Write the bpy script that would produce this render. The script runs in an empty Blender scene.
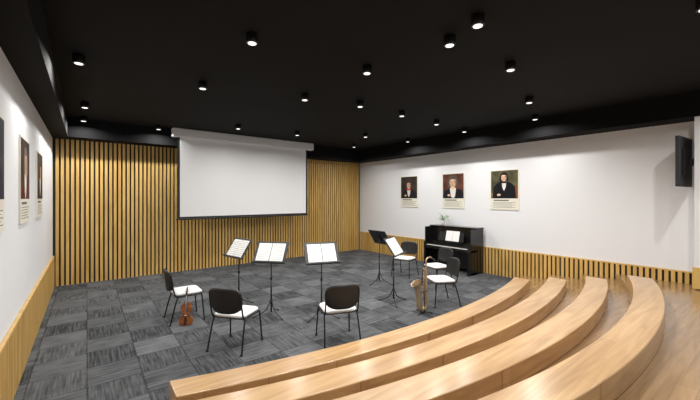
import bpy, bmesh, math, random
from mathutils import Vector, Matrix
random.seed(4)
S=bpy.context.scene
S.view_settings.view_transform='Standard'
S.view_settings.exposure=0.0
COL=S.collection

# ------------------------------------------------------------ materials
def mat(name,col,rough=0.5,metal=0.0,emit=None,es=0.0,spec=0.5):
    m=bpy.data.materials.new(name); m.use_nodes=True
    b=m.node_tree.nodes['Principled BSDF']
    b.inputs['Base Color'].default_value=(*col,1)
    b.inputs['Roughness'].default_value=rough
    b.inputs['Metallic'].default_value=metal
    b.inputs['Specular IOR Level'].default_value=spec
    if emit:
        b.inputs['Emission Color'].default_value=(*emit,1)
        b.inputs['Emission Strength'].default_value=es
    nt=m.node_tree
    n=nt.nodes.new('ShaderNodeTexNoise'); n.inputs['Scale'].default_value=9
    mr=nt.nodes.new('ShaderNodeMapRange')
    mr.inputs['To Min'].default_value=max(0,rough-0.04); mr.inputs['To Max'].default_value=min(1,rough+0.04)
    nt.links.new(n.outputs['Fac'],mr.inputs['Value']); nt.links.new(mr.outputs[0],b.inputs['Roughness'])
    return m

def wood(name,c1,c2,scale,rough=0.35,plank=None,coat=0.0):
    m=bpy.data.materials.new(name); m.use_nodes=True
    nt=m.node_tree; N=nt.nodes; L=nt.links; b=N['Principled BSDF']
    tc=N.new('ShaderNodeTexCoord'); mp=N.new('ShaderNodeMapping'); mp.inputs['Scale'].default_value=scale
    L.new(tc.outputs['Object'],mp.inputs['Vector'])
    n1=N.new('ShaderNodeTexNoise'); n1.inputs['Scale'].default_value=1.0; n1.inputs['Detail'].default_value=8; n1.inputs['Distortion'].default_value=0.8
    L.new(mp.outputs[0],n1.inputs['Vector'])
    r=N.new('ShaderNodeValToRGB'); r.color_ramp.elements[0].position=0.34; r.color_ramp.elements[1].position=0.64
    r.color_ramp.elements[0].color=(*c1,1); r.color_ramp.elements[1].color=(*c2,1)
    L.new(n1.outputs['Fac'],r.inputs['Fac'])
    out=r.outputs['Color']
    if plank:
        br=N.new('ShaderNodeTexBrick'); br.inputs['Scale'].default_value=1.0
        br.inputs['Brick Width'].default_value=plank[0]; br.inputs['Row Height'].default_value=plank[1]
        br.inputs['Mortar Size'].default_value=0.0012; br.inputs['Color1'].default_value=(1,1,1,1); br.inputs['Color2'].default_value=(.84,.82,.79,1)
        br.inputs['Mortar'].default_value=(.65,.56,.48,1)
        L.new(tc.outputs['Object'],br.inputs['Vector'])
        mx=N.new('ShaderNodeMixRGB'); mx.blend_type='MULTIPLY'; mx.inputs['Fac'].default_value=1
        L.new(out,mx.inputs[1]); L.new(br.outputs['Color'],mx.inputs[2]); out=mx.outputs[0]
    L.new(out,b.inputs['Base Color']); b.inputs['Roughness'].default_value=rough
    b.inputs['Coat Weight'].default_value=coat; b.inputs['Coat Roughness'].default_value=0.2
    return m

def carpet():
    m=bpy.data.materials.new('carpet_tiles'); m.use_nodes=True
    nt=m.node_tree; N=nt.nodes; L=nt.links; b=N['Principled BSDF']
    tc=N.new('ShaderNodeTexCoord'); T=0.5
    def M(op,a,bv=None,c=None):
        n=N.new('ShaderNodeMath'); n.operation=op
        for i,v in enumerate((a,bv,c)):
            if v is None: continue
            if isinstance(v,(int,float)): n.inputs[i].default_value=v
            else: L.new(v,n.inputs[i])
        return n.outputs[0]
    sp=N.new('ShaderNodeSeparateXYZ'); L.new(tc.outputs['Object'],sp.inputs[0])
    x=M('DIVIDE',M('ADD',sp.outputs[0],20),T); y=M('DIVIDE',M('ADD',sp.outputs[1],20),T)
    fx=M('FLOOR',x); fy=M('FLOOR',y)
    par=M('MODULO',M('ADD',fx,fy),2)
    cb=N.new('ShaderNodeCombineXYZ'); L.new(fx,cb.inputs[0]); L.new(fy,cb.inputs[1])
    wn=N.new('ShaderNodeTexWhiteNoise'); L.new(cb.outputs[0],wn.inputs['Vector'])
    def streak(sc):
        mp=N.new('ShaderNodeMapping'); mp.inputs['Scale'].default_value=sc
        L.new(tc.outputs['Object'],mp.inputs['Vector'])
        n=N.new('ShaderNodeTexNoise'); n.inputs['Scale'].default_value=1; n.inputs['Detail'].default_value=3
        L.new(mp.outputs[0],n.inputs['Vector']); return n.outputs['Fac']
    a=streak((2.6,44,1)); c=streak((44,2.6,1)); fine=streak((160,160,1)); blot=streak((5,5,1))
    mixv=M('ADD',M('MULTIPLY',a,par),M('MULTIPLY',c,M('SUBTRACT',1,par)))
    st=M('MULTIPLY',M('SUBTRACT',mixv,0.5),1.5)
    st=M('ADD',st,M('ADD',M('MULTIPLY',M('SUBTRACT',fine,.5),.7),M('MULTIPLY',M('SUBTRACT',blot,.5),.6)))
    v=M('ADD',M('ADD',0.45,M('MULTIPLY',M('SUBTRACT',wn.outputs['Value'],.5),.30)),M('ADD',st,M('MULTIPLY',M('SUBTRACT',par,.5),.20)))
    ex=M('ABSOLUTE',M('SUBTRACT',M('FRACT',x),.5)); ey=M('ABSOLUTE',M('SUBTRACT',M('FRACT',y),.5))
    e=M('GREATER_THAN',M('MAXIMUM',ex,ey),0.485)
    v=M('SUBTRACT',v,M('MULTIPLY',e,.28))
    r=N.new('ShaderNodeValToRGB'); r.color_ramp.elements[0].color=(.028,.030,.032,1); r.color_ramp.elements[1].color=(.165,.17,.178,1)
    L.new(v,r.inputs['Fac']); L.new(r.outputs[0],b.inputs['Base Color'])
    b.inputs['Roughness'].default_value=.95; b.inputs['Specular IOR Level'].default_value=.1
    return m

def plaster(name,col):
    m=mat(name,col,.85,spec=.2); nt=m.node_tree
    n=nt.nodes.new('ShaderNodeTexNoise'); n.inputs['Scale'].default_value=60
    bp=nt.nodes.new('ShaderNodeBump'); bp.inputs['Strength'].default_value=.03
    nt.links.new(n.outputs['Fac'],bp.inputs['Height']); nt.links.new(bp.outputs[0],nt.nodes['Principled BSDF'].inputs['Normal'])
    return m

M_white=plaster('white_plaster',(.77,.775,.79))
M_black=plaster('black_ceiling_paint',(.006,.006,.0065))
M_soff=plaster('black_soffit_paint',(.004,.004,.0045))
M_carpet=carpet()
M_slat=wood('golden_oak_slat',(.53,.32,.085),(.70,.45,.145),(9,9,1.2),.45)
M_slatback=mat('dark_slat_backing',(.022,.018,.014),.8)
M_bench=wood('bench_oak',(.43,.25,.110),(.58,.37,.180),(1.1,14,14),.30,plank=(1.9,.13),coat=.3)
M_tread=wood('tread_oak',(.27,.16,.070),(.39,.24,.115),(1.1,14,14),.24,plank=(1.9,.13),coat=.5)
M_blk=mat('black_plastic',(.012,.012,.013),.45)
M_blkm=mat('black_metal',(.015,.015,.016),.35,.3)
M_gloss=mat('piano_black_lacquer',(.006,.006,.007),.12)
M_seat=mat('white_seat_fabric',(.70,.70,.69),.8)
M_chrome=mat('dark_steel_tube',(.03,.03,.032),.3,.6)
M_paper=mat('paper',(.80,.80,.78),.7)
M_ink=mat('ink',(.12,.12,.13),.7)
M_screen=mat('projection_fabric',(.84,.84,.84),.8,spec=.1)
M_house=mat('white_metal_housing',(.72,.72,.72),.4)
M_emit=mat('lamp_diffuser',(1,1,1),.5,emit=(1,.98,.94),es=1.3)
M_brass=mat('aged_brass',(.46,.34,.22),.35,.65)
M_viol=wood('violin_varnish',(.16,.045,.015),(.30,.10,.03),(8,8,30),.25)
M_ebony=mat('ebony',(.02,.015,.012),.3)
M_ivory=mat('ivory_keys',(.82,.80,.76),.3)
M_leaf=mat('leaf_green',(.10,.25,.06),.5)
M_petal=mat('white_petal',(.85,.85,.78),.6)
M_gold=mat('gold_pedal',(.7,.5,.18),.25,1)
M_cream=mat('poster_cream',(.76,.73,.62),.7)

# ------------------------------------------------------------ mesh builder
class MB:
    def __init__(s): s.bm=bmesh.new(); s.mats=[]
    def mi(s,m):
        if m not in s.mats: s.mats.append(m)
        return s.mats.index(m)
    def face(s,vs,m,smooth=False):
        try:
            f=s.bm.faces.new(vs); f.material_index=s.mi(m); f.smooth=smooth; return f
        except ValueError: return None
    def box(s,c,d,m,rot=None,bev=0.0):
        c=Vector(c); R=rot or Matrix.Identity(3)
        ret=bmesh.ops.create_cube(s.bm,size=1)
        vs=ret['verts']
        for v in vs: v.co=Vector((v.co.x*d[0],v.co.y*d[1],v.co.z*d[2]))
        fs=set(f for v in vs for f in v.link_faces)
        if bev>0:
            es=list(set(e for v in vs for e in v.link_edges))
            r=bmesh.ops.bevel(s.bm,geom=es,offset=bev,segments=2,affect='EDGES',profile=.5)
            vs=list(set(v for f in r['faces'] for v in f.verts)|set(v for v in vs if v.is_valid))
            fs=set(f for v in vs for f in v.link_faces)
        for f in fs: f.material_index=s.mi(m)
        for v in vs: v.co=R@v.co+c
    def b2(s,a,b,m,bev=0.0):
        s.box([(a[i]+b[i])/2 for i in range(3)],[abs(b[i]-a[i]) for i in range(3)],m,bev=bev)
    def tube(s,pts,r,m,seg=10,smooth_n=0,caps=True):
        pts=[Vector(p) for p in pts]
        rs=list(r) if isinstance(r,(list,tuple)) else [r]*len(pts)
        if smooth_n:
            P=[];Q=[]
            for i in range(len(pts)-1):
                p0=pts[max(i-1,0)];p1=pts[i];p2=pts[i+1];p3=pts[min(i+2,len(pts)-1)]
                for k in range(smooth_n):
                    t=k/smooth_n
                    P.append(.5*((2*p1)+(-p0+p2)*t+(2*p0-5*p1+4*p2-p3)*t*t+(-p0+3*p1-3*p2+p3)*t**3))
                    Q.append(rs[i]*(1-t)+rs[i+1]*t)
            P.append(pts[-1]);Q.append(rs[-1]); pts,rs=P,Q
        rings=[]; up=None
        for i,p in enumerate(pts):
            t=(pts[min(i+1,len(pts)-1)]-pts[max(i-1,0)]).normalized()
            if up is None:
                up=Vector((0,0,1)) if abs(t.z)<.9 else Vector((1,0,0))
            n=(up-t*up.dot(t)); 
            if n.length<1e-5: n=t.orthogonal()
            n.normalize(); up=n; bb=t.cross(n)
            rings.append([s.bm.verts.new(p+(n*math.cos(a)+bb*math.sin(a))*rs[i]) for a in [2*math.pi*k/seg for k in range(seg)]])
        for i in range(len(rings)-1):
            for k in range(seg):
                s.face([rings[i][k],rings[i][(k+1)%seg],rings[i+1][(k+1)%seg],rings[i+1][k]],m,True)
        if caps:
            s.face(list(reversed(rings[0])),m); s.face(rings[-1],m)
    def cyl(s,a,b,r,m,seg=20): s.tube([a,b],r,m,seg)
    def prism(s,outline,d0,d1,m,fn):
        A=[s.bm.verts.new(fn(u,v,d0)) for u,v in outline]; B=[s.bm.verts.new(fn(u,v,d1)) for u,v in outline]
        s.face(list(reversed(A)),m); s.face(B,m); n=len(A)
        for i in range(n): s.face([A[i],A[(i+1)%n],B[(i+1)%n],B[i]],m)
    def sheet(s,fn,nu,nv,th,m):
        F=[[s.bm.verts.new(fn(i/nu,j/nv)[0]+fn(i/nu,j/nv)[1]*th/2) for j in range(nv+1)] for i in range(nu+1)]
        G=[[s.bm.verts.new(fn(i/nu,j/nv)[0]-fn(i/nu,j/nv)[1]*th/2) for j in range(nv+1)] for i in range(nu+1)]
        for i in range(nu):
            for j in range(nv):
                s.face([F[i][j],F[i+1][j],F[i+1][j+1],F[i][j+1]],m,True)
                s.face([G[i][j+1],G[i+1][j+1],G[i+1][j],G[i][j]],m,True)
        for i in range(nu):
            s.face([F[i][0],G[i][0],G[i+1][0],F[i+1][0]],m); s.face([F[i+1][nv],G[i+1][nv],G[i][nv],F[i][nv]],m)
        for j in range(nv):
            s.face([F[0][j+1],G[0][j+1],G[0][j],F[0][j]],m); s.face([F[nu][j],G[nu][j],G[nu][j+1],F[nu][j+1]],m)
    def done(s,name,loc=(0,0,0),rz=0.0,rot=None,bevel=0):
        bmesh.ops.recalc_face_normals(s.bm,faces=s.bm.faces[:])
        me=bpy.data.meshes.new(name); s.bm.to_mesh(me); s.bm.free()
        for m in s.mats: me.materials.append(m)
        o=bpy.data.objects.new(name,me); COL.objects.link(o)
        o.location=loc; o.rotation_euler=rot if rot else (0,0,rz)
        if bevel:
            md=o.modifiers.new('bevel','BEVEL'); md.width=bevel; md.segments=3; md.limit_method='ANGLE'; md.angle_limit=math.radians(50)
        return o
def copy(o,loc,rz):
    c=o.copy(); COL.objects.link(c); c.location=loc; c.rotation_euler=(0,0,rz); return c

# ------------------------------------------------------------ room shell (metres)
XL,XR,YB,YF=-0.61,8.40,10.12,-3.0
ZS,ZC,ZW=3.35,3.77,0.70
b=MB(); b.b2((XL-.2,YF,-.15),(XR+.2,YB+.2,0),M_carpet); b.done('floor')
b=MB(); b.b2((XL-.2,YB,0),(XR+.2,YB+.15,ZS),M_slatback); b.b2((XL-.2,YB,ZS),(XR+.2,YB+.15,ZC),M_black)
b.done('wall_back')
b=MB(); b.b2((XL-.15,YF,0),(XL,YB,ZC),M_white); b.done('wall_left')
b=MB(); b.b2((XR,YF,0),(XR+.15,YB,ZC),M_white); b.done('wall_right')
b=MB(); b.b2((XL-.2,YF,ZC),(XR+.2,YB+.2,ZC+.15),M_black); b.done('ceiling')
b=MB()
b.b2((XL,YB-.5,ZS),(XR,YB,ZC),M_soff); b.b2((XR-.5,YF,ZS),(XR,YB-.5,ZC),M_soff); b.b2((XL,YF,ZS),(XL+.28,YB-.5,ZC),M_soff)
b.done('trim_soffit')
b=MB(); p=.09; SW=.055; n=int((XR-XL-.08)/p)
for i in range(n+1):
    x=XL+.05+i*p
    if x+SW<XR-.045: b.b2((x,YB-.04,0),(x+SW,YB,ZS-.002),M_slat)
b.done('trim_slat_cladding_back')
def wains(x0,x1):
    b=MB(); y=YF+.02
    while y<YB-.12:
        b.b2((x0,y,.0),(x1,y+SW,ZW-.025),M_slat); y+=p
    b.b2((x0,YF+.01,ZW-.025),(x1,YB-.05,ZW),M_slat)
    return b
b=wains(XR-.035,XR-.004); b.b2((XR-.005,YF+.01,0),(XR-.001,YB-.05,ZW-.03),M_slatback); b.done('trim_wainscot_right')
b=wains(XL+.004,XL+.035); b.b2((XL+.001,YF+.01,0),(XL+.005,YB-.05,ZW-.03),M_slatback); b.done('trim_wainscot_left')
b=MB(); b.b2((7.95,-.2,.50),(XR-.04,.87,ZS),M_white); b.b2((7.925,-.22,.50),(7.95,.89,ZW+.15),M_slat); b.done('wall_pillar')

# ------------------------------------------------------------ tiers
CX=3.9
ARC=[(3.02,11.8),(2.33,11.5),(1.67,11.0),(1.03,10.4)]   # (front-edge y on the room axis, radius)
def arcY(a,x): return a[0]+a[1]-math.sqrt(a[1]**2-(x-CX)**2)
def arcband(mb,A,Bf,x0,x1,z0,z1,m,n=64):
    rows=[]
    for i in range(n+1):
        x=x0+(x1-x0)*i/n
        ya=A(x); yb=Bf(x)
        rows.append([mb.bm.verts.new((x,ya,z0)),mb.bm.verts.new((x,ya,z1)),mb.bm.verts.new((x,yb,z1)),mb.bm.verts.new((x,yb,z0))])
    for i in range(n):
        a,c=rows[i],rows[i+1]
        for k in range(4): mb.face([a[k],a[(k+1)%4],c[(k+1)%4],c[k]],m)
    mb.face(rows[0],m); mb.face(list(reversed(rows[-1])),m)
TZ=[.12,.25,.37,.48]; BZ=[.30,.43,.56,.69]
b=MB()
for i in range(4):
    nxt=(lambda x,i=i: arcY(ARC[i+1],x)) if i<3 else (lambda x: YF+.02)
    arcband(b,lambda x,i=i:arcY(ARC[i],x),nxt,XL+.045,XR-.045,0,TZ[i],M_tread)
b.done('tiered_platform')
for i in range(4):
    b=MB(); arcband(b,lambda x:arcY(ARC[i],x)+.012,lambda x:arcY((ARC[i][0]-.30,ARC[i][1]+.30),x),.60,7.26,TZ[i]+.001,BZ[i],M_bench)
    b.done('curved_bench' ,bevel=.012)

# ------------------------------------------------------------ projector screen
b=MB()
b.b2((1.68,9.30,3.54),(5.80,9.50,3.768),M_house,bev=.03)
b.b2((1.80,9.39,1.47),(5.60,9.394,3.55),M_blk)
b.b2((1.86,9.384,1.52),(5.54,9.389,3.54),M_screen)
b.tube([(1.78,9.39,1.46),(5.62,9.39,1.46)],.02,M_blk,12)
b.done('projection_screen')

# ------------------------------------------------------------ downlights
spots=[(1.40,3.50),(2.98,1.80),(3.12,2.22),(-.08,5.35),(1.39,5.42),(2.95,3.40),(4.35,2.16),(2.92,4.98),(3.93,4.72),(5.05,4.74),(6.25,4.80),
 (-.03,7.9),(1.37,9.3),(2.87,8.04),(-.06,9.3),(6.0,6.98),(4.4,7.9),(7.5,3.2),(7.5,4.9),(7.5,6.8),(6.9,8.6),(6.1,2.7),(4.3,.4),(1.3,.6),(6.6,.5),(1.3,-1.6),(5,-1.6)]
base=None
for (x,y) in spots:
    if base is None:
        b=MB(); b.tube([(0,0,0),(0,0,-.012),(0,0,-.012),(0,0,-.10),(0,0,-.105)],[.045,.045,.064,.064,.060],M_blkm,24)
        b.tube([(0,0,-.1051),(0,0,-.109)],[.045,.043],M_emit,24)
        base=b.done('ceiling_downlight',(x,y,ZC)); 
    else: copy(base,(x,y,ZC),0)
    l=bpy.data.lights.new('downlight_lamp','AREA'); l.shape='DISK'; l.size=.085; l.energy=25; l.color=(1,.975,.94); l.spread=math.radians(160)
    o=bpy.data.objects.new('downlight_lamp',l); COL.objects.link(o); o.location=(x,y,ZC-.1105)

# ------------------------------------------------------------ chairs
def chair():
    b=MB()
    r=.011
    for sx in (-1,1):
        X=.235*sx
        b.tube([(X*1.08,.235,0),(X,.2,.40),(X*.98,.17,.425),(X*.98,-.12,.425),(X*.98,-.19,.45),(X*.98,-.235,.62),(X*.93,-.27,.80)],r,M_chrome,10,5)
        b.tube([(X*1.08,-.27,0),(X,-.17,.39),(X*.98,-.10,.425),(X*.98,0,.425)],r,M_chrome,10,5)
        for yy in (.235,-.27): b.cyl((X*1.08,yy,0),(X*1.08,yy,.03),.016,M_blk,12)
    b.cyl((-.23,.12,.415),(.23,.12,.415),.009,M_chrome); b.cyl((-.23,-.1,.415),(.23,-.1,.415),.009,M_chrome)
    def outline(w,d,rr,n=6):
        pts=[]
        for cx,cy,a0 in ((w-rr,d-rr,0),(-w+rr,d-rr,90),(-w+rr,-d+rr,180),(w-rr,-d+rr,270)):
            for k in range(n+1):
                a=math.radians(a0+90*k/n); pts.append((cx+rr*math.cos(a),cy+rr*math.sin(a)))
        return pts
    b.prism(outline(.225,.205,.07),.428,.442,M_blk,lambda u,v,d:Vector((u,v+.01,d)))
    lv=[(.222,.202,.442),(.232,.212,.452),(.232,.212,.468),(.220,.200,.480),(.19,.17,.485)]
    rings=[[b.bm.verts.new((u,v+.01,z)) for u,v in outline(w,d,.08)] for w,d,z in lv]
    for i in range(len(rings)-1):
        n=len(rings[0])
        for k in range(n): b.face([rings[i][k],rings[i][(k+1)%n],rings[i+1][(k+1)%n],rings[i+1][k]],M_seat,True)
    b.face(rings[-1],M_seat,True)
    def back(u,v):
        zc=.515+.335*v
        e=abs(2*v-1); w=.245*(1-.10*max(0,e-.4)**1.5*2.2)
        if v<.5: w*= .93+.14*v
        a=(2*u-1); x=w*a
        zz=zc-(.03*abs(a)**4 if v>.5 else -.03*abs(a)**4)*abs(2*v-1)*1.3
        y=-.285+.055*a*a-.04*(v-.3)
        nx=-.2*a
        return Vector((x,y,zz)),Vector((nx,-1,-.12)).normalized()
    b.sheet(back,16,10,.016,M_blk)
    return b.done('orchestra_chair')
def face_to(dx,dy): return math.atan2(-dx,dy)
ch=[((1.29,6.10),(1,.0)),((1.60,4.55),(.80,.60)),((2.79,3.85),(.3,.85)),((5.31,3.97),(-.75,.40)),((6.28,4.81),(-1,.25)),((6.45,5.95),(-1,-.25))]
c0=chair(); c0.location=(*ch[0][0],0); c0.rotation_euler=(0,0,face_to(*ch[0][1]))
for pz,d in ch[1:]: copy(c0,(*pz,0),face_to(*d))

# ------------------------------------------------------------ music stands
def stand(h=1.06):
    b=MB()
    for k in range(3):
        a=math.radians(90+120*k); c,s_=math.cos(a),math.sin(a)
        b.tube([(c*.30,s_*.30,.012),(c*.27,s_*.27,.02),(c*.10,s_*.10,.10),(c*.012,s_*.012,.26)],.008,M_blkm,8,4)
        b.cyl((c*.30,s_*.30,0),(c*.30,s_*.30,.022),.012,M_blk,10)
    b.cyl((0,0,.07),(0,0,.65),.014,M_blkm,14); b.cyl((0,0,.63),(0,0,h),.009,M_blkm,12)
    b.cyl((0,0,.62),(0,0,.67),.02,M_blk,14); b.cyl((0,0,.24),(0,0,.28),.022,M_blk,14)
    t=math.radians(-34)
    R=Matrix.Rotation(t,3,'X'); C=Vector((0,-.01,h+.02))
    def P(x,y,z): return C+R@Vector((x,y,z))
    b.box(P(0,0,0),(.57,.008,.40),M_blk,R)
    b.box(P(0,-.028,-.198),(.57,.055,.006),M_blk,R); b.box(P(0,-.055,-.188),(.57,.004,.02),M_blk,R)
    b.box(P(0,.012,0),(.06,.02,.16),M_blkm,R)
    for sx in (-1,1):
        b.box(P(.122*sx,-.010,-.005),(.232,.004,.335),M_paper,R)
        for j in range(8):
            b.box(P(.122*sx,-.0126,.125-.036*j),(.19,.0012,.004),M_ink,R)
    return b.done('music_stand')
st=[((2.20,6.13),(.93,.20)),((2.46,5.31),(.83,.74)),((3.09,4.72),(.3,.85)),((5.37,5.75),(-1,.0)),((4.62,4.55),(-.42,.90))]
s0=stand(); s0.location=(*st[0][0],0); s0.rotation_euler=(0,0,face_to(*st[0][1]))
for pz,d in st[1:]: copy(s0,(*pz,0),face_to(*d))

# ------------------------------------------------------------ piano
b=MB()
G=M_gloss
b.b2((-.74,.0,.0),(-.70,.60,1.18),G,.006); b.b2((.70,.0,.0),(.74,.60,1.18),G,.006)
b.b2((-.70,.30,.08),(.70,.60,1.18),G)
b.b2((-.76,.24,1.18),(.76,.61,1.215),G,.008)
b.b2((-.70,.27,.78),(.70,.30,1.16),G,.004)
b.b2((-.70,.24,.10),(.70,.30,.58),G,.006)
b.b2((-.74,-.06,.58),(.74,.30,.64),G,.008)
for sx in (-1,1):
    b.b2((sx*.74,-.05,.64),(sx*.68,.28,.76),G,.012)
    b.b2((sx*.735,-.05,.05),(sx*.675,.01,.58),G,.006)
    b.b2((sx*.74,-.07,.0),(sx*.67,.30,.06),G,.006)
b.b2((-.68,-.04,.64),(.68,-.02,.665),G)
for i in range(52):
    x=-.665+i*1.33/52
    b.b2((x+.0008,-.018,.645),(x+1.33/52-.0008,.13,.672),M_ivory)
    if i%7 not in (1,4) and i<51: b.b2((x+.0195,.035,.672),(x+.0315,.13,.684),M_ebony)
b.b2((-.68,.13,.645),(.68,.15,.78),G,.003)
b.b2((-.68,.15,.765),(.68,.28,.785),G)
R=Matrix.Rotation(math.radians(-14),3,'X')
b.box((0,.225,.93),(.80,.012,.26),G,R)
b.box((0,.195,.80),(.80,.05,.012),G)
for sx in (-1,1): b.box((.108*sx+.05,.212,.95),(.21,.004,.28),M_paper,R)
for k in (-.09,0,.09): b.tube([(k,.26,.07),(k,.17,.06),(k,.15,.05)],[.010,.016,.02],M_gold,8)
b.done('upright_piano',(7.72,5.60,0),math.radians(-90))

# flower vase on the piano
b=MB()
b.tube([(0,0,0),(0,0,.01),(0,0,.05),(0,0,.10),(0,0,.13),(0,0,.15)],[.035,.045,.058,.045,.028,.036],M_house,20,3)
for k in range(34):
    a=random.uniform(0,6.28); rr=random.uniform(.03,.16); h=.16+random.uniform(.04,.18)-rr*.3
    tip=Vector((rr*math.cos(a),rr*math.sin(a),h))
    b.tube([(0,0,.12),(tip.x*.4,tip.y*.4,.12+(h-.12)*.6),tip],[.003,.002,.002],M_leaf,5,3)
    if k%4==0:
        for q in range(5):
            aa=q*1.257; d=Vector((math.cos(aa),math.sin(aa),.4))*.028
            s_=Vector((-math.sin(aa),math.cos(aa),0))*.014
            v=[b.bm.verts.new(x) for x in (tip,tip+d*.6+s_,tip+d,tip+d*.6-s_)]; b.face(v,M_petal)
    else:
        d=Vector((math.cos(a),math.sin(a),random.uniform(-.3,.6))).normalized()*.10; s_=Vector((-math.sin(a),math.cos(a),.1))*.03
        v=[b.bm.verts.new(x) for x in (tip-d*.3,tip+d*.3+s_,tip+d,tip+d*.3-s_)]; b.face(v,M_leaf)
b.done('potted_flowers',(8.12,6.0,1.215))

# ------------------------------------------------------------ saxophone on stand
b=MB()
B=M_brass
b.tube([(0,0,.80),(0,0,.6),(0,0,.35),(0,0,.16),(.015,0,.09),(.065,0,.05),(.115,0,.09),(.13,0,.17),(.14,0,.30),(.155,0,.40),(.18,0,.47),(.19,0,.49)],
       [.013,.018,.026,.033,.036,.040,.042,.045,.049,.056,.075,.090],B,18,5,caps=False)
b.tube([(0,0,.79),(0,0,.83),(-.03,0,.865),(-.08,0,.875),(-.12,0,.85)],[.014,.013,.012,.011,.009],B,12,4)
b.tube([(-.11,0,.856),(-.15,0,.832),(-.18,0,.812)],[.013,.013,.006],M_ebony,10)
for z in [.24,.30,.36,.42,.48,.54,.60,.66]:
    b.cyl((0,-.02,z),(0,-.046,z),.022-.006*(z-.2),B,14); b.cyl((0,-.046,z),(0,-.049,z),.012,M_ebony,12)
    b.cyl((.03,-.01,z+.03),(.03,-.03,z+.03),.012,B,10)
for z in (.12,.22,.34): b.cyl((.13,-.04,z),(.13,-.062,z),.028,B,16)
b.tube([(.02,-.035,.2),(.02,-.035,.72)],.004,B,6); b.tube([(-.02,-.035,.2),(-.02,-.035,.72)],.004,B,6)
b.tube([(.04,0,.42),(.13,0,.42)],.006,B,8)
for k in range(3):
    a=math.radians(30+120*k); c,s_=math.cos(a),math.sin(a)
    b.tube([(.07,0,.035),(.07+c*.16,s_*.16,.008)],.007,M_blkm,8)
b.tube([(.07,.055,.02),(.07,.06,.30),(.10,.05,.36)],.006,M_blkm,8); b.tube([(.0,.05,.36),(.13,.06,.36)],.006,M_blkm,8); b.tube([(.07,0,.02),(.07,.06,.03)],.006,M_blkm,8)
o=b.done('saxophone',(4.66,3.80,.0),math.radians(165)); o.scale=(1.1,1.1,1.1)

# ------------------------------------------------------------ violin leaning on chair
b=MB()
half=[(0,-.18),(.06,-.177),(.095,-.15),(.104,-.11),(.095,-.07),(.070,-.045),(.056,-.01),(.058,.03),(.075,.052),(.083,.08),(.078,.12),(.05,.155),(.02,.172),(0,.175)]
out=half+[(-x,y) for x,y in reversed(half[1:-1])]
b.prism(out,-.018,.018,M_viol,lambda u,v,d:Vector((u,d,v+.18)))
b.prism([(u*.93,v*.95) for u,v in out],-.023,.023,M_viol,lambda u,v,d:Vector((u,d,v+.18)))
b.box((0,-.03,.36),(.024,.012,.30),M_ebony); b.box((0,-.012,.42),(.022,.024,.15),M_viol)
b.tube([(0,-.015,.49),(0,-.005,.54),(0,.005,.57),(0,.012,.585)],[.014,.012,.014,.008],M_viol,10)
for z in (.515,.54): b.cyl((-.035,-.005,z),(.035,-.005,z),.004,M_ebony,8)
b.box((0,-.034,.155),(.04,.022,.004),M_paper); b.box((0,-.034,.07),(.03,.008,.11),M_ebony)
for sx in (-1,1): b.tube([(.045*sx,-.0235,.12),(.036*sx,-.0235,.16),(.03*sx,-.0235,.20)],.003,M_ebony,6)
for x in (-.009,-.003,.003,.009): b.cyl((x,-.045,.15),(x*.8,-.034,.51),.0008,M_house,4)
b.done('violin',(1.22,5.74,.0),rot=(math.radians(-10),0,math.radians(-25)))

# ------------------------------------------------------------ television on pillar
b=MB()
b.box((0,0,0),(.70,.05,.84),M_blk,bev=.008); b.box((0,.027,0),(.66,.004,.79),M_gloss); b.box((0,-.035,0),(.4,.03,.45),M_blkm)
b.box((.1,-.06,0),(.08,.06,.12),M_blkm)
b.done('wall_television',(8.0,1.0,2.61),math.radians(-6))

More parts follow.
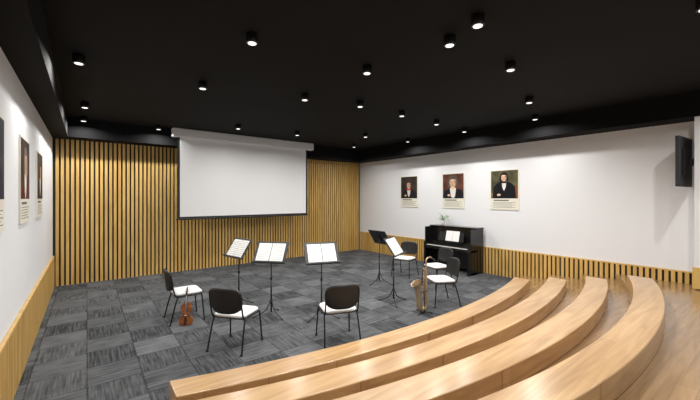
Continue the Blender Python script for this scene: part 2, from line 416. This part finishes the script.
# ------------------------------------------------------------ posters
PW,PH=.74,1.02
def flat(name,c): return mat(name,c,.7,spec=.2)
def paint(name,c):
    m=mat(name,c,.6,spec=.3); nt=m.node_tree
    tc=nt.nodes.new('ShaderNodeTexCoord'); n=nt.nodes.new('ShaderNodeTexNoise'); n.inputs['Scale'].default_value=4
    nt.links.new(tc.outputs['Object'],n.inputs['Vector'])
    r=nt.nodes.new('ShaderNodeValToRGB'); r.color_ramp.elements[0].position=.35; r.color_ramp.elements[1].position=.7
    r.color_ramp.elements[0].color=(*[k*.5 for k in c],1); r.color_ramp.elements[1].color=(*[k*1.7 for k in c],1)
    nt.links.new(n.outputs['Fac'],r.inputs['Fac']); nt.links.new(r.outputs[0],nt.nodes['Principled BSDF'].inputs['Base Color']); return m
def poster(bg,coat,hair,skin,shirt,accent=None,hx=0.0,k=1.0,dz=0.0,extra=None):
    b=MB()
    mb=paint('portrait_background',bg); mc=flat('portrait_coat',coat); mh=flat('portrait_hair',hair); ms=paint('portrait_skin',tuple(c*.95 for c in skin)); mw=flat('portrait_shirt',shirt)
    b.b2((-PW/2,-.004,0),(PW/2,.012,PH),M_cream)
    b.b2((-PW/2+.02,-.006,.29),(PW/2-.02,-.004,PH-.02),mb)
    lay=[-.006]
    x0,x1,z1=-PW/2+.02,PW/2-.02,PH-.02
    def poly(pts,m,tr=True):
        lay[0]-=.0007; yy=lay[0]
        q=[]
        for x,z in pts:
            if tr: x=hx+x*k; z=.72+dz+(z-.72)*k
            q.append((min(max(x,x0),x1),min(max(z,.29),z1)))
        b.face([b.bm.verts.new((x,yy,z)) for x,z in q],m)
    def ell(cx,cz,rx,rz,m,n=28,tr=True): poly([(cx+rx*math.cos(2*math.pi*i/n),cz+rz*math.sin(2*math.pi*i/n)) for i in range(n)],m,tr)
    if extra:
        for (pts,c) in extra: poly(pts,flat('portrait_detail',c),False)
    poly([(-.36,.10),(.36,.10),(.33,.44),(.22,.55),(.08,.61),(-.08,.61),(-.22,.55),(-.33,.44)],mc)
    poly([(-.08,.61),(.08,.61),(.05,.42),(0,.32),(-.05,.42)],mw)
    ell(0,.745,.125,.140,mh); ell(-.09,.69,.05,.09,mh); ell(.09,.69,.05,.09,mh)
    poly([(-.05,.66),(.05,.66),(.05,.585),(-.05,.585)],ms)
    ell(0,.72,.085,.112,ms)
    poly([(-.09,.78),(-.05,.84),(.05,.845),(.092,.78),(.03,.795),(-.03,.80)],mh)
    sh=flat('portrait_shade',tuple(c*.4 for c in skin))
    poly([(.04,.80),(.085,.75),(.08,.66),(.03,.615),(.055,.68)],sh)
    for sx in (-1,1):
        ell(.035*sx,.735,.014,.007,mh,12); poly([(sx*.055,.755),(sx*.018,.752),(sx*.018,.760),(sx*.055,.766)],mh)
    poly([(-.002,.73),(.014,.695),(-.010,.693)],sh)
    ell(0,.665,.025,.006,flat('portrait_lips',(.3,.08,.06)),12)
    if accent: poly([(-.07,.61),(.07,.61),(.10,.555),(0,.56),(-.10,.555)],flat('portrait_scarf',accent))
    ell(-.13,.38,.05,.03,ms,16,False)
    b.b2((-.28,-.006,.225),(.12,-.004,.255),M_ink)
    for j in range(5): b.b2((-.30,-.006,.185-.032*j),(.30-.1*(j%2),-.004,.192-.032*j),M_ink)
    return b
specs=[dict(bg=(.030,.020,.014),coat=(.015,.013,.015),hair=(.05,.04,.035),skin=(.65,.40,.25),shirt=(.65,.65,.60),accent=(.60,.04,.03),
            extra=[([(-.10,.30),(.22,.30),(.26,.42),(-.04,.42)],(.6,.56,.45))]),
       dict(bg=(.09,.028,.014),coat=(.010,.010,.014),hair=(.10,.075,.06),skin=(.75,.46,.30),shirt=(.75,.72,.68),k=1.35,dz=.02),
       dict(bg=(.075,.070,.032),coat=(.006,.006,.008),hair=(.02,.015,.012),skin=(.70,.45,.30),shirt=(.75,.75,.70),accent=(.01,.01,.01),k=.85,dz=.10,
            extra=[([(.10,.30),(.34,.30),(.34,.60),(.14,.60)],(.22,.07,.03)),([(-.35,.30),(-.10,.30),(-.10,.40),(-.35,.44)],(.26,.14,.05))])]
for sp,y in zip(specs,(7.55,5.85,4.33)):
    poster(**sp).done('composer_poster',(XR-.0125,y,1.70),math.radians(-90))
specs=[dict(bg=(.016,.018,.028),coat=(.02,.02,.04),hair=(.05,.04,.03),skin=(.6,.38,.24),shirt=(.6,.6,.55)),
       dict(bg=(.03,.012,.008),coat=(.10,.02,.015),hair=(.2,.16,.13),skin=(.65,.40,.26),shirt=(.7,.7,.65),k=1.2),
       dict(bg=(.05,.03,.015),coat=(.015,.015,.02),hair=(.08,.05,.03),skin=(.65,.40,.26),shirt=(.7,.7,.65))]
for sp,y in zip(specs,(3.98,5.67,7.3)):
    poster(**sp).done('composer_poster',(XL+.0125,y,1.70),math.radians(90))

# ------------------------------------------------------------ world + camera
w=bpy.data.worlds.new('world'); S.world=w; w.use_nodes=True
w.node_tree.nodes['Background'].inputs[0].default_value=(.93,.96,1,1); w.node_tree.nodes['Background'].inputs[1].default_value=.65
cam=bpy.data.cameras.new('camera'); cam.sensor_width=36; cam.lens=17.28; cam.shift_y=-2/700; cam.clip_start=.05
co=bpy.data.objects.new('camera',cam); COL.objects.link(co); co.location=(0,0,2.0); co.rotation_euler=(math.radians(90),0,math.radians(-38.05))
S.camera=co
